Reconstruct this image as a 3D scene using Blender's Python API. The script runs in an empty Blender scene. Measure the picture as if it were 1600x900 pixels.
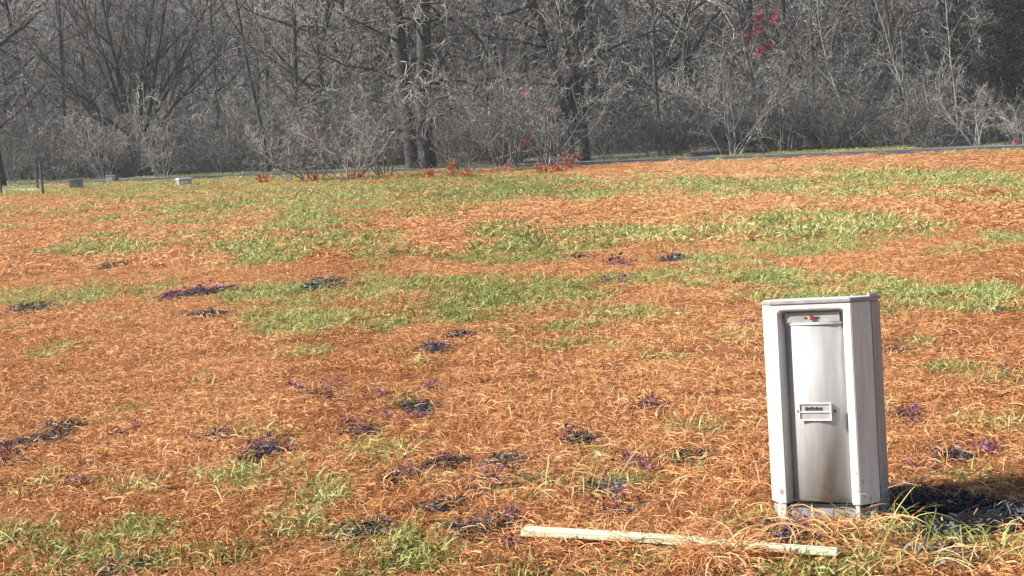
import bpy, bmesh, math, random
import numpy as np
from mathutils import Vector, Matrix

R = math.radians
scene = bpy.context.scene
C = scene.collection

# ------------------------------------------------------------------ camera
F_PX = 2200.0                      # focal length in pixels of the 1600 px wide photograph
CAM_H = 1.6
PITCH = math.atan(250 / F_PX)
ROLL = R(2.7)
fwd = Vector((0, math.cos(PITCH), -math.sin(PITCH)))
rt0 = Vector((1, 0, 0))
up0 = Vector((0, math.sin(PITCH), math.cos(PITCH)))
cam_r = math.cos(ROLL) * rt0 - math.sin(ROLL) * up0
cam_u = math.sin(ROLL) * rt0 + math.cos(ROLL) * up0
cam_d = bpy.data.cameras.new('camera')
cam_d.sensor_width = 36.0
cam_d.lens = 36.0 * F_PX / 1600.0
cam_d.clip_start = 0.1
cam_d.clip_end = 3000.0
cam = bpy.data.objects.new('camera', cam_d)
C.objects.link(cam)
m = Matrix((cam_r, cam_u, -fwd)).transposed().to_4x4()
m.translation = (0, 0, CAM_H)
cam.matrix_world = m
scene.camera = cam

# ------------------------------------------------------------------ sky, sun, exposure
SUN_EL = R(34)
SUN_AZ = R(-97)                    # clockwise from +Y: the sun stands to the left
world = bpy.data.worlds.new('World')
scene.world = world
world.use_nodes = True
wn = world.node_tree.nodes
wl = world.node_tree.links
bg = wn['Background']
sky = wn.new('ShaderNodeTexSky')
sky.sky_type = 'NISHITA'
sky.sun_disc = False
sky.sun_elevation = SUN_EL
sky.sun_rotation = SUN_AZ
wl.new(sky.outputs['Color'], bg.inputs['Color'])
bg.inputs['Strength'].default_value = 0.065
sd = bpy.data.lights.new('sun', 'SUN')
sd.energy = 5.0
sd.angle = R(0.53)
sd.color = (1.0, 0.95, 0.88)
sun = bpy.data.objects.new('sun', sd)
C.objects.link(sun)
sun_dir = Vector((math.sin(SUN_AZ) * math.cos(SUN_EL), math.cos(SUN_AZ) * math.cos(SUN_EL), math.sin(SUN_EL)))
sun.rotation_euler = sun_dir.to_track_quat('Z', 'Y').to_euler()
vs = scene.view_settings
vs.view_transform = 'Standard'
vs.look = 'None'
vs.gamma = 1.0
vs.exposure = 0.95
vs.use_curve_mapping = False
scene.cycles.max_bounces = 4
scene.cycles.diffuse_bounces = 2
scene.cycles.transmission_bounces = 2
scene.cycles.adaptive_threshold = 0.04
scene.cycles.transparent_max_bounces = 4

# ------------------------------------------------------------------ numbers
def hash2(ix, iy, seed):
    h = (ix.astype(np.int64) * 374761393 + iy.astype(np.int64) * 668265263 + seed * 1442695041) & 0x7fffffff
    h = ((h ^ (h >> 13)) * 1274126177) & 0x7fffffff
    return ((h ^ (h >> 16)) & 0xffff) / 65535.0

def vnoise(x, y, seed=0):
    x = np.asarray(x, float); y = np.asarray(y, float)
    ix = np.floor(x); iy = np.floor(y)
    fx = x - ix; fy = y - iy
    fx = fx * fx * (3 - 2 * fx); fy = fy * fy * (3 - 2 * fy)
    a = hash2(ix, iy, seed); b = hash2(ix + 1, iy, seed)
    c = hash2(ix, iy + 1, seed); d = hash2(ix + 1, iy + 1, seed)
    return (a * (1 - fx) + b * fx) * (1 - fy) + (c * (1 - fx) + d * fx) * fy

def fbm(x, y, seed=0, n=3):
    s = 0.0; a = 0.5
    for k in range(n):
        s = s + a * vnoise(np.asarray(x) * 2 ** k, np.asarray(y) * 2 ** k, seed + k)
        a *= 0.5
    return s / (1 - 0.5 ** n)

def sstep(a, b, x):
    t = np.clip((np.asarray(x, float) - a) / (b - a), 0, 1)
    return t * t * (3 - 2 * t)

# the road runs beyond the field, a little farther off on the left
def road_y(x):
    return np.interp(x, [-300, -60, -21, 12, 18, 60, 300], [150, 80.5, 65.5, 53.0, 50.8, 37.0, -30])

def height(x, y):
    x = np.asarray(x, float); y = np.asarray(y, float)
    near = 0.05 * (fbm(x * .35, y * .35, 3) - .5) * sstep(3, 9, y) + 0.16 * (fbm(x * .09 + 9, y * .09, 5) - .5) * sstep(9, 30, y)
    d = y - road_y(x)
    near = near * (1 - sstep(-9, -5, d)) + .05 * sstep(-6.5, -3.8, d)
    hill = 34 * sstep(8, 190, d) + 1.5 * (fbm(x * .04, y * .04, 8) - .5) * sstep(12, 40, d)
    return near + np.where(d > 0, hill, 0)

def h1(x, y):
    return float(height(x, y))

def at(px, py):
    """the ground point seen at a pixel of the 1600 x 900 photograph (for taking positions off it)"""
    v = fwd * F_PX + cam_r * (px - 800) - cam_u * (py - 450)
    t = CAM_H / -v.z
    p = Vector((0, 0, CAM_H)) + v * t
    return p.x, p.y

def along(px, Y):
    """x of the vertical plane at depth Y seen in that column near the horizon"""
    return (px - 800) / F_PX * Y * 1.003

# ------------------------------------------------------------------ mesh helpers
def mesh_np(name, verts, faces, smooth=False):
    """faces: list of (k, array(n, k)) blocks"""
    me = bpy.data.meshes.new(name)
    verts = np.asarray(verts, np.float32)
    me.vertices.add(len(verts))
    me.vertices.foreach_set('co', verts.ravel())
    loops = np.concatenate([f.ravel() for f in faces]).astype(np.int32)
    tot = np.concatenate([np.full(len(f), f.shape[1], np.int32) for f in faces])
    start = np.concatenate([[0], np.cumsum(tot)[:-1]]).astype(np.int32)
    me.loops.add(len(loops)); me.loops.foreach_set('vertex_index', loops)
    me.polygons.add(len(tot)); me.polygons.foreach_set('loop_start', start); me.polygons.foreach_set('loop_total', tot)
    if smooth:
        me.polygons.foreach_set('use_smooth', np.ones(len(tot), bool))
    me.update(calc_edges=True)
    return me

def obj(name, me, mat=None, parent=None, link=True):
    o = bpy.data.objects.new(name, me)
    if link:
        C.objects.link(o)
    if mat is not None:
        if len(me.materials):
            me.materials[0] = mat
        else:
            me.materials.append(mat)
    if parent is not None:
        o.parent = parent
    return o

def empty(name, loc, rot=(0, 0, 0)):
    o = bpy.data.objects.new(name, None)
    o.empty_display_size = 0.2
    C.objects.link(o)
    o.location = loc; o.rotation_euler = rot
    return o

def tag(o, label=None, cat=None, group=None, kind=None):
    if label: o['label'] = label
    if cat: o['category'] = cat
    if group: o['group'] = group
    if kind: o['kind'] = kind
    return o

def bm_mesh(name, bm, smooth=False):
    me = bpy.data.meshes.new(name)
    bmesh.ops.recalc_face_normals(bm, faces=bm.faces)
    bm.to_mesh(me); bm.free()
    if smooth:
        for p in me.polygons: p.use_smooth = True
    return me

def box_bm(x0, x1, y0, y1, z0, z1, bevel=0.0, bm=None):
    own = bm is None
    b = bmesh.new()
    vs_ = [b.verts.new((x, y, z)) for z in (z0, z1) for y in (y0, y1) for x in (x0, x1)]
    for f in ((0, 2, 3, 1), (4, 5, 7, 6), (0, 1, 5, 4), (2, 6, 7, 3), (0, 4, 6, 2), (1, 3, 7, 5)):
        b.faces.new([vs_[i] for i in f])
    if bevel:
        bmesh.ops.bevel(b, geom=list(b.edges), offset=bevel, segments=2, affect='EDGES')
    if own:
        return b
    me = bpy.data.meshes.new('tmp'); b.to_mesh(me); b.free(); bm.from_mesh(me); bpy.data.meshes.remove(me)
    return bm

def prism_bm(profile, z0, z1, bm=None, cap=True):
    """closed plan outline extruded upwards"""
    b = bm or bmesh.new()
    lo = [b.verts.new((x, y, z0)) for x, y in profile]
    hi = [b.verts.new((x, y, z1)) for x, y in profile]
    n = len(profile)
    for i in range(n):
        b.faces.new((lo[i], lo[(i + 1) % n], hi[(i + 1) % n], hi[i]))
    if cap:
        b.faces.new(lo[::-1]); b.faces.new(hi)
    return b

def cyl_bm(r, p0, p1, n=14, r1=None, bm=None):
    b = bm or bmesh.new()
    p0 = Vector(p0); p1 = Vector(p1)
    q = (p1 - p0).to_track_quat('Z', 'Y')
    lo = [b.verts.new(p0 + q @ Vector((r * math.cos(2 * math.pi * i / n), r * math.sin(2 * math.pi * i / n), 0))) for i in range(n)]
    r1 = r if r1 is None else r1
    hi = [b.verts.new(p1 + q @ Vector((r1 * math.cos(2 * math.pi * i / n), r1 * math.sin(2 * math.pi * i / n), 0))) for i in range(n)]
    for i in range(n):
        b.faces.new((lo[i], lo[(i + 1) % n], hi[(i + 1) % n], hi[i]))
    b.faces.new(lo[::-1]); b.faces.new(hi)
    return b

# ------------------------------------------------------------------ materials
def new_mat(name):
    mt = bpy.data.materials.new(name)
    mt.use_nodes = True
    nt = mt.node_tree
    return mt, nt, nt.nodes['Principled BSDF']

def mat_noise(name, c0, c1, scale=6.0, rough=0.8, bump=0.0, detail=5.0, spec=0.3, bscale=None, metallic=0.0, stretch=None, dirt=None):
    mt, nt, b = new_mat(name)
    tc = nt.nodes.new('ShaderNodeTexCoord')
    nz = nt.nodes.new('ShaderNodeTexNoise'); nz.inputs['Scale'].default_value = scale; nz.inputs['Detail'].default_value = detail
    if stretch:
        mp = nt.nodes.new('ShaderNodeMapping'); mp.inputs['Scale'].default_value = stretch
        nt.links.new(tc.outputs['Object'], mp.inputs['Vector']); nt.links.new(mp.outputs[0], nz.inputs['Vector'])
    else:
        nt.links.new(tc.outputs['Object'], nz.inputs['Vector'])
    rp = nt.nodes.new('ShaderNodeValToRGB')
    rp.color_ramp.elements[0].position = 0.35; rp.color_ramp.elements[1].position = 0.65
    rp.color_ramp.elements[0].color = (*c0, 1); rp.color_ramp.elements[1].color = (*c1, 1)
    nt.links.new(nz.outputs['Fac'], rp.inputs['Fac'])
    nt.links.new(rp.outputs['Color'], b.inputs['Base Color'])
    if dirt:
        # mud splashed up from the ground and small chips: blotches with a shape of their own
        sp = nt.nodes.new('ShaderNodeSeparateXYZ'); nt.links.new(tc.outputs['Object'], sp.inputs[0])
        up_ = nt.nodes.new('ShaderNodeMapRange'); up_.inputs['From Min'].default_value = .04; up_.inputs['From Max'].default_value = .42
        up_.inputs['To Min'].default_value = .52; up_.inputs['To Max'].default_value = .70
        nt.links.new(sp.outputs['Z'], up_.inputs['Value'])
        n2 = nt.nodes.new('ShaderNodeTexNoise'); n2.inputs['Scale'].default_value = 38; n2.inputs['Detail'].default_value = 7
        nt.links.new(tc.outputs['Object'], n2.inputs['Vector'])
        sb = nt.nodes.new('ShaderNodeMath'); sb.operation = 'SUBTRACT'
        nt.links.new(n2.outputs['Fac'], sb.inputs[0]); nt.links.new(up_.outputs[0], sb.inputs[1])
        ml = nt.nodes.new('ShaderNodeMath'); ml.operation = 'MULTIPLY'; ml.inputs[1].default_value = 9; ml.use_clamp = True
        nt.links.new(sb.outputs[0], ml.inputs[0])
        mxd = nt.nodes.new('ShaderNodeMix'); mxd.data_type = 'RGBA'
        nt.links.new(ml.outputs[0], mxd.inputs['Factor']); nt.links.new(rp.outputs['Color'], mxd.inputs['A']); mxd.inputs['B'].default_value = (*dirt, 1)
        nt.links.new(mxd.outputs['Result'], b.inputs['Base Color'])
    b.inputs['Roughness'].default_value = rough
    b.inputs['Specular IOR Level'].default_value = spec
    b.inputs['Metallic'].default_value = metallic
    if bump:
        bp = nt.nodes.new('ShaderNodeBump'); bp.inputs['Strength'].default_value = bump; bp.inputs['Distance'].default_value = 0.02
        src = nz
        if bscale:
            src = nt.nodes.new('ShaderNodeTexNoise'); src.inputs['Scale'].default_value = bscale; src.inputs['Detail'].default_value = 6
            nt.links.new(tc.outputs['Object'], src.inputs['Vector'])
        nt.links.new(src.outputs['Fac'], bp.inputs['Height'])
        nt.links.new(bp.outputs['Normal'], b.inputs['Normal'])
    return mt

def mat_blade(name, stops, transl=0.25, rough=0.75):
    """blade colour from the per-blade 'shade' attribute, shifted per tuft by 'tint'"""
    mt, nt, b = new_mat(name)
    a = nt.nodes.new('ShaderNodeAttribute'); a.attribute_name = 'shade'
    t = nt.nodes.new('ShaderNodeAttribute'); t.attribute_type = 'INSTANCER'; t.attribute_name = 'tint'
    ad = nt.nodes.new('ShaderNodeMath'); ad.operation = 'ADD'
    nt.links.new(a.outputs['Fac'], ad.inputs[0]); nt.links.new(t.outputs['Fac'], ad.inputs[1])
    rp = nt.nodes.new('ShaderNodeValToRGB')
    el = rp.color_ramp.elements
    while len(el) < len(stops): el.new(0.5)
    for e, (p, c) in zip(el, stops):
        e.position = p; e.color = (*c, 1)
    nt.links.new(ad.outputs[0], rp.inputs['Fac'])
    nt.links.new(rp.outputs['Color'], b.inputs['Base Color'])
    b.inputs['Roughness'].default_value = rough
    b.inputs['Specular IOR Level'].default_value = 0.25
    if transl:
        tr = nt.nodes.new('ShaderNodeBsdfTranslucent')
        nt.links.new(rp.outputs['Color'], tr.inputs['Color'])
        mx = nt.nodes.new('ShaderNodeMixShader'); mx.inputs[0].default_value = transl
        nt.links.new(b.outputs[0], mx.inputs[1]); nt.links.new(tr.outputs[0], mx.inputs[2])
        nt.links.new(mx.outputs[0], nt.nodes['Material Output'].inputs['Surface'])
    return mt

M = {}
M['straw'] = mat_blade('dry_straw', [(0.0, (.26, .10, .034)), (0.3, (.59, .265, .098)), (0.65, (.80, .43, .195)), (1.0, (.92, .64, .345))], 0.28)
M['green'] = mat_blade('green_grass', [(0.0, (.12, .135, .025)), (0.5, (.44, .48, .155)), (1.0, (.67, .70, .34))], 0.3)
M['weed_dark'] = mat_blade('withered_leaf', [(0.0, (.014, .015, .018)), (0.6, (.055, .06, .072)), (1.0, (.26, .28, .31))], 0.0)
M['weed_purple'] = mat_blade('purple_leaf', [(0.0, (.10, .03, .07)), (1.0, (.36, .15, .27))], 0.2)
M['red_leaf'] = mat_blade('red_leaf', [(0.0, (.42, .05, .11)), (1.0, (.75, .16, .25))], 0.3)
M['rust_leaf'] = mat_blade('rust_leaf', [(0.0, (.35, .05, .05)), (0.6, (.5, .16, .05)), (1.0, (.6, .28, .12))], 0.2)
M['cedar'] = mat_blade('cedar_needles', [(0.0, (.010, .011, .010)), (1.0, (.035, .037, .034))], 0.0)
M['paint'] = mat_noise('weathered_white_paint', (.57, .57, .565), (.68, .68, .675), 9, 0.45, 0.05, spec=0.4, stretch=(3, 3, .5), dirt=(.36, .29, .22))
M['panel'] = mat_noise('light_grey_panel', (.34, .34, .34), (.41, .41, .41), 12, 0.5, 0.04, spec=0.4, stretch=(2.5, 2.5, .4), dirt=(.30, .26, .22))
M['housing'] = mat_noise('grey_housing', (.25, .25, .25), (.36, .36, .36), 7, 0.55, 0.05, spec=0.35, stretch=(2, 2, .5), dirt=(.16, .13, .10))
M['rim'] = mat_noise('grey_lid_rim', (.26, .26, .255), (.36, .36, .35), 20, 0.5, 0.05)
M['seam'] = mat_noise('dark_rubber_seam', (.012, .012, .012), (.03, .03, .03), 40, 0.8)
M['steel'] = mat_noise('dull_plate_metal', (.45, .45, .45), (.62, .62, .62), 60, 0.4, 0.05, metallic=0.3)
M['ink'] = mat_noise('dark_print', (.02, .02, .02), (.06, .06, .06), 80, 0.6)
M['orange'] = mat_noise('orange_mark', (.75, .30, .06), (.8, .36, .1), 80, 0.5)
M['redmark'] = mat_noise('dark_red_mark', (.22, .01, .02), (.3, .015, .03), 80, 0.5)
M['board'] = mat_noise('weathered_pale_wood', (.55, .53, .32), (.84, .82, .62), 9, 0.75, 0.4, bscale=60, stretch=(.5, 9, 9))
M['concrete'] = mat_noise('pale_concrete', (.42, .42, .40), (.58, .58, .56), 3, 0.9, 0.1)
M['verge'] = mat_noise('gravel_verge', (.16, .157, .15), (.28, .275, .265), 6, 0.95, 0.2)
M['asphalt'] = mat_noise('grey_asphalt', (.05, .05, .052), (.085, .085, .088), 1.2, 0.9, 0.2, bscale=40)
M['roadline'] = mat_noise('worn_road_paint', (.45, .45, .44), (.7, .7, .68), 4, 0.7)
M['bark_dark'] = mat_noise('dark_bark', (.035, .034, .033), (.085, .083, .08), 5, 0.95, 0.6, bscale=14, spec=0.1)
M['bark_mid'] = mat_noise('grey_bark', (.095, .091, .085), (.20, .192, .178), 3, 0.9, 0.4, bscale=14, spec=0.15)
M['bark_pale'] = mat_noise('pale_bark', (.20, .192, .178), (.38, .366, .342), 3, 0.85, 0.3, bscale=14, spec=0.15)
M['bark_sap'] = mat_noise('sapling_bark', (.15, .145, .135), (.27, .26, .243), 3, 0.85, 0.3, bscale=14, spec=0.15)
M['twig_far'] = mat_noise('far_twigs', (.23, .22, .206), (.40, .385, .36), 0.8, 0.9, spec=0.1)
M['post'] = mat_noise('dark_post', (.05, .05, .05), (.11, .11, .11), 8, 0.8, 0.2)
M['greybox'] = mat_noise('grey_box_paint', (.20, .20, .21), (.30, .30, .31), 8, 0.6)
M['whitebox'] = mat_noise('white_box_paint', (.62, .62, .62), (.78, .78, .78), 8, 0.6)

# ground: thatch and soil in the field, leaf litter under the trees (the 'wood' attribute says where)
def mat_ground():
    mt, nt, b = new_mat('field_ground')
    tc = nt.nodes.new('ShaderNodeTexCoord')
    def noise(s, d=6):
        n = nt.nodes.new('ShaderNodeTexNoise'); n.inputs['Scale'].default_value = s; n.inputs['Detail'].default_value = d
        nt.links.new(tc.outputs['Object'], n.inputs['Vector']); return n
    def ramp(src, stops):
        r_ = nt.nodes.new('ShaderNodeValToRGB'); el = r_.color_ramp.elements
        while len(el) < len(stops): el.new(.5)
        for e, (p, c) in zip(el, stops): e.position = p; e.color = (*c, 1)
        nt.links.new(src.outputs['Fac'], r_.inputs['Fac']); return r_
    n1 = noise(34, 9); n2 = noise(1.3); n3 = noise(70)
    thatch = ramp(n1, [(.3, (.15, .06, .022)), (.55, (.34, .15, .058)), (.75, (.52, .26, .115))])
    litter = ramp(n2, [(.3, (.12, .115, .107)), (.6, (.20, .192, .18)), (.8, (.28, .27, .25))])
    at_ = nt.nodes.new('ShaderNodeAttribute'); at_.attribute_name = 'wood'
    mx = nt.nodes.new('ShaderNodeMix'); mx.data_type = 'RGBA'
    nt.links.new(at_.outputs['Fac'], mx.inputs['Factor'])
    nt.links.new(thatch.outputs['Color'], mx.inputs['A']); nt.links.new(litter.outputs['Color'], mx.inputs['B'])
    nt.links.new(mx.outputs['Result'], b.inputs['Base Color'])
    b.inputs['Roughness'].default_value = 0.95; b.inputs['Specular IOR Level'].default_value = 0.1
    bp = nt.nodes.new('ShaderNodeBump'); bp.inputs['Strength'].default_value = 0.8; bp.inputs['Distance'].default_value = 0.03
    nt.links.new(n3.outputs['Fac'], bp.inputs['Height']); nt.links.new(bp.outputs['Normal'], b.inputs['Normal'])
    return mt
M['ground'] = mat_ground()

# ------------------------------------------------------------------ ground sheet
def axis(parts):
    out = []
    for a, b, n in parts:
        out += list(np.linspace(a, b, n, endpoint=False))
    out.append(parts[-1][1])
    return np.array(out)
gx = axis([(-600, -120, 10), (-120, -30, 30), (-30, 30, 120), (30, 120, 30), (120, 600, 10)])
gy = axis([(-60, 2, 8), (2, 16, 56), (16, 70, 108), (70, 260, 60), (260, 900, 12)])
GX, GY = np.meshgrid(gx, gy)
GZ = height(GX, GY)
nv = np.stack([GX, GY, GZ], -1).reshape(-1, 3)
ny, nx = GX.shape
idx = np.arange(nx * ny).reshape(ny, nx)
quads = np.stack([idx[:-1, :-1], idx[:-1, 1:], idx[1:, 1:], idx[1:, :-1]], -1).reshape(-1, 4)
me = mesh_np('ground', nv, [quads], smooth=True)
w_at = me.attributes.new('wood', 'FLOAT', 'POINT')
w_at.data.foreach_set('value', sstep(-1.0, 4.5, (GY - road_y(GX))).ravel().astype(np.float32))
tag(obj('ground', me, M['ground']), kind='structure')

def strip(name, off0, off1, z, mat, xs):
    v = []; f = []
    for i, x in enumerate(xs):
        for o_ in (off0, off1):
            yy = float(road_y(x)) + o_
            v.append((x, yy, h1(x, yy) * 0 + z))
        if i:
            f.append((2 * i - 2, 2 * i, 2 * i + 1, 2 * i - 1))
    return obj(name, mesh_np(name, v, [np.array(f)]), mat)
rxs = np.linspace(-110, 110, 90)
tag(strip('road', -2.7, 2.7, 0.06, M['asphalt'], rxs), kind='structure')
tag(strip('road_edge_line', 2.3, 2.42, 0.064, M['roadline'], rxs), kind='structure')
tag(strip('road_shoulder', 2.71, 3.4, 0.055, M['verge'], rxs), kind='structure')

# ------------------------------------------------------------------ pedestal place (needed by the grass)
PED = at(1293, 806)
PED_ROT = -math.atan2(PED[0], PED[1]) - R(13.5)      # its front turned a little left of the camera
pd = Vector((math.cos(PED_ROT), math.sin(PED_ROT)))    # its right
pf = Vector((-math.sin(PED_ROT), math.cos(PED_ROT)))   # its back

# ------------------------------------------------------------------ where the field is green, dark or bare (world coordinates)
def ell(px, py, rx, ry, w=1.0, grow=1.0):
    x, y = at(px, py)
    xl, _ = at(px - rx, py); xr, _ = at(px + rx, py)
    y0 = at(px, py + ry)[1]; y1 = at(px, max(py - ry, 246))[1]
    return (x, (y0 + y1) / 2, abs(xr - xl) / 2 * grow, abs(y1 - y0) / 2 * grow, w)
GREEN = [ell(*e, grow=1.38) for e in (
    (110, 297, 120, 8), (330, 292, 130, 9), (560, 302, 260, 18), (780, 300, 130, 15), (930, 297, 130, 13), (1080, 290, 90, 8),
    (1250, 295, 150, 13), (1420, 288, 120, 18), (1560, 284, 70, 22), (480, 352, 60, 14), (450, 390, 60, 14), (570, 382, 45, 14),
    (175, 392, 60, 8), (160, 380, 40, 6), (940, 375, 150, 20), (780, 362, 35, 8), (850, 398, 140, 10), (1130, 420, 60, 26),
    (1300, 355, 130, 20), (1200, 370, 80, 16), (1420, 365, 80, 10), (1250, 388, 90, 10), (620, 460, 190, 18), (740, 478, 90, 30), (560, 500, 80, 22), (490, 522, 30, 20),
    (470, 472, 60, 16), (970, 495, 100, 16), (1020, 440, 90, 14), (880, 460, 80, 14), (1480, 470, 130, 20), (1270, 455, 130, 20), (1580, 375, 40, 10), (1500, 395, 60, 6),
    (105, 468, 38, 12), (30, 468, 30, 8), (255, 452, 26, 8), (90, 880, 130, 42), (40, 850, 50, 25), (210, 850, 40, 24), (355, 752, 26, 12), (350, 868, 30, 10), (570, 708, 36, 9),
    (600, 866, 60, 16), (480, 848, 50, 12), (500, 800, 30, 28), (650, 880, 40, 10), (900, 888, 60, 12), (1100, 880, 70, 14), (1250, 888, 90, 18), (1540, 858, 50, 16), (1400, 848, 40, 8), (1490, 578, 34, 12),
    (1535, 662, 34, 12), (1555, 752, 30, 8), (90, 552, 14, 8), (100, 606, 18, 6), (905, 540, 20, 6), (310, 372, 20, 6), (690, 330, 60, 6), (830, 765, 20, 14), (860, 800, 18, 8), (680, 752, 14, 10), (1000, 880, 40, 12), (740, 895, 30, 8))]
DARK = [ell(*e, grow=(1.0 if e[0] > 1300 and e[1] > 780 else .84)) for e in (  # the large ones right of the pedestal darken the ground as its shadow
    (75, 683, 20, 12), (102, 662, 15, 5), (36, 488, 20, 6), (325, 458, 14, 6), (300, 463, 18, 6), (270, 467, 12, 6), (326, 492, 16, 4), (497, 449, 20, 7),
    (680, 546, 14, 9), (655, 634, 14, 13), (566, 669, 22, 10), (322, 682, 18, 7), (575, 834, 30, 14), (775, 757, 26, 9), (968, 792, 26, 34), (945, 765, 18, 10), (910, 684, 14, 9), (1052, 408, 12, 4),
    (1005, 635, 12, 6), (175, 417, 10, 4), (698, 722, 12, 6), (725, 836, 16, 8), (182, 894, 16, 6), (1550, 484, 14, 4), (1485, 713, 12, 5), (790, 722, 10, 6), (395, 712, 10, 8), (415, 697, 28, 8),
    (15, 722, 20, 5), (12, 700, 8, 10), (505, 616, 14, 5), (770, 820, 16, 7), (900, 405, 8, 3), (1410, 655, 14, 10), (1410, 550, 8, 4), (1330, 815, 20, 12), (1450, 800, 80, 38), (1550, 812, 90, 34), (1480, 868, 60, 12), (720, 524, 16, 4), (630, 745, 10, 8), (1080, 715, 12, 8), (690, 790, 14, 5), (1250, 840, 14, 10))]
PURPLE = [ell(*e) for e in (
    (415, 697, 34, 9), (566, 664, 44, 14), (322, 682, 34, 9), (12, 706, 16, 22), (630, 742, 16, 12), (500, 612, 44, 10), (270, 468, 14, 5), (320, 457, 22, 5), (680, 548, 18, 10), (1005, 634, 20, 8), (1000, 722, 40, 14),
    (1418, 655, 22, 14), (780, 752, 34, 14), (785, 820, 24, 8), (960, 780, 46, 30), (1250, 842, 34, 10), (805, 858, 10, 8), (690, 723, 14, 6), (560, 625, 50, 16), (900, 680, 20, 10), (195, 680, 14, 12), (120, 755, 30, 5),
    (970, 415, 24, 4), (960, 445, 16, 4), (1170, 510, 14, 4), (1425, 730, 20, 10), (640, 660, 30, 8), (1540, 705, 20, 8), (1370, 800, 40, 10), (1570, 580, 12, 6), (680, 612, 20, 6))]

def field_mask(x, y, E, warp=0.85, fr=3.4, seed=11):
    """how deep inside the patches E a point lies (above 0: inside), edges broken up by noise"""
    best = np.full(np.shape(x), -9.0)
    s = fr * np.clip(9.0 / np.maximum(y, 4), .42, 1.3)
    nz = fbm(x * s, y * s * .6, seed, 4) - .5
    for (cx, cy, rx, ry, w) in E:
        d = 1 - np.sqrt(((x - cx) / rx) ** 2 + ((y - cy) / ry) ** 2)
        best = np.maximum(best, d * w)
    return best + nz * 2.4 * warp

# ------------------------------------------------------------------ tufts
def blades(rng, n, rad, len_, wid, elev, curl, seg=3, gauss=False, droop=1.0, lift=0.0):
    """n ribbons with seg segments; returns verts, quads, shade per vertex"""
    if gauss:
        bx = rng.normal(0, rad * .5, n); by = rng.normal(0, rad * .5, n)
    else:
        a = rng.uniform(0, 2 * np.pi, n); rr = rad * np.sqrt(rng.uniform(0, 1, n)); bx = rr * np.cos(a); by = rr * np.sin(a)
    az = rng.uniform(0, 2 * np.pi, n)
    el = np.radians(rng.uniform(elev[0], elev[1], n))
    L = rng.uniform(len_[0], len_[1], n); W = rng.uniform(wid[0], wid[1], n)
    cu = rng.normal(0, curl, n)
    p = np.stack([bx, by, rng.uniform(0, 1, n) * lift], -1)
    pts = [p.copy()]
    for k in range(seg):
        d = np.stack([np.cos(az) * np.cos(el), np.sin(az) * np.cos(el), np.sin(el)], -1)
        p = p + d * (L / seg)[:, None]
        p[:, 2] = np.maximum(p[:, 2], 0.002)
        pts.append(p.copy())
        az = az + cu + rng.normal(0, curl * .4, n)
        el = el - droop * rng.uniform(.15, .6, n)
    pts = np.stack(pts, 1)
    side_a = az + np.pi / 2
    tilt = rng.normal(0, .6, n)
    side = np.stack([np.cos(side_a) * np.cos(tilt), np.sin(side_a) * np.cos(tilt), np.sin(tilt)], -1)
    taper = np.array([.8, 1.0] + [.85] * (seg - 2) + [.15])[:seg + 1]
    hw = (W[:, None] * taper[None, :] / 2)[..., None] * side[:, None, :]
    v = np.stack([pts - hw, pts + hw], 2)
    sh = np.repeat(np.clip(rng.normal(.48, .31, n), 0, 1), (seg + 1) * 2)
    base = np.arange(n)[:, None] * (seg + 1) * 2
    q = []
    for k in range(seg):
        q.append(np.stack([base[:, 0] + 2 * k, base[:, 0] + 2 * k + 1, base[:, 0] + 2 * k + 3, base[:, 0] + 2 * k + 2], -1))
    return v.reshape(-1, 3), np.concatenate(q), sh

def blade_proto(name, mat, parts):
    V = []; Q = []; S = []; n = 0
    for v, q, s in parts:
        V.append(v); Q.append(q + n); S.append(s); n += len(v)
    me = mesh_np(name, np.concatenate(V), [np.concatenate(Q)])
    a = me.attributes.new('shade', 'FLOAT', 'POINT')
    a.data.foreach_set('value', np.concatenate(S).astype(np.float32))
    return obj(name, me, mat, link=False)

def scatter_group(name, protos):
    g = bpy.data.node_groups.new(name, 'GeometryNodeTree')
    g.interface.new_socket('Geometry', in_out='INPUT', socket_type='NodeSocketGeometry')
    g.interface.new_socket('Geometry', in_out='OUTPUT', socket_type='NodeSocketGeometry')
    N = g.nodes; L = g.links
    gi = N.new('NodeGroupInput'); go = N.new('NodeGroupOutput')
    join = N.new('GeometryNodeJoinGeometry')
    for p in reversed(protos):
        oi = N.new('GeometryNodeObjectInfo'); oi.inputs['Object'].default_value = p
        oi.inputs['As Instance'].default_value = False
        g2i = N.new('GeometryNodeGeometryToInstance')
        L.new(oi.outputs['Geometry'], g2i.inputs[0]); L.new(g2i.outputs[0], join.inputs[0])
    iop = N.new('GeometryNodeInstanceOnPoints')
    iop.inputs['Pick Instance'].default_value = True
    def attr(nm, ty):
        a = N.new('GeometryNodeInputNamedAttribute'); a.data_type = ty; a.inputs['Name'].default_value = nm
        return a.outputs['Attribute']
    L.new(gi.outputs[0], iop.inputs['Points']); L.new(join.outputs[0], iop.inputs['Instance'])
    L.new(attr('idx', 'INT'), iop.inputs['Instance Index'])
    L.new(attr('rot', 'FLOAT_VECTOR'), iop.inputs['Rotation'])
    L.new(attr('scl', 'FLOAT_VECTOR'), iop.inputs['Scale'])
    L.new(iop.outputs[0], go.inputs[0])
    return g

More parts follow.
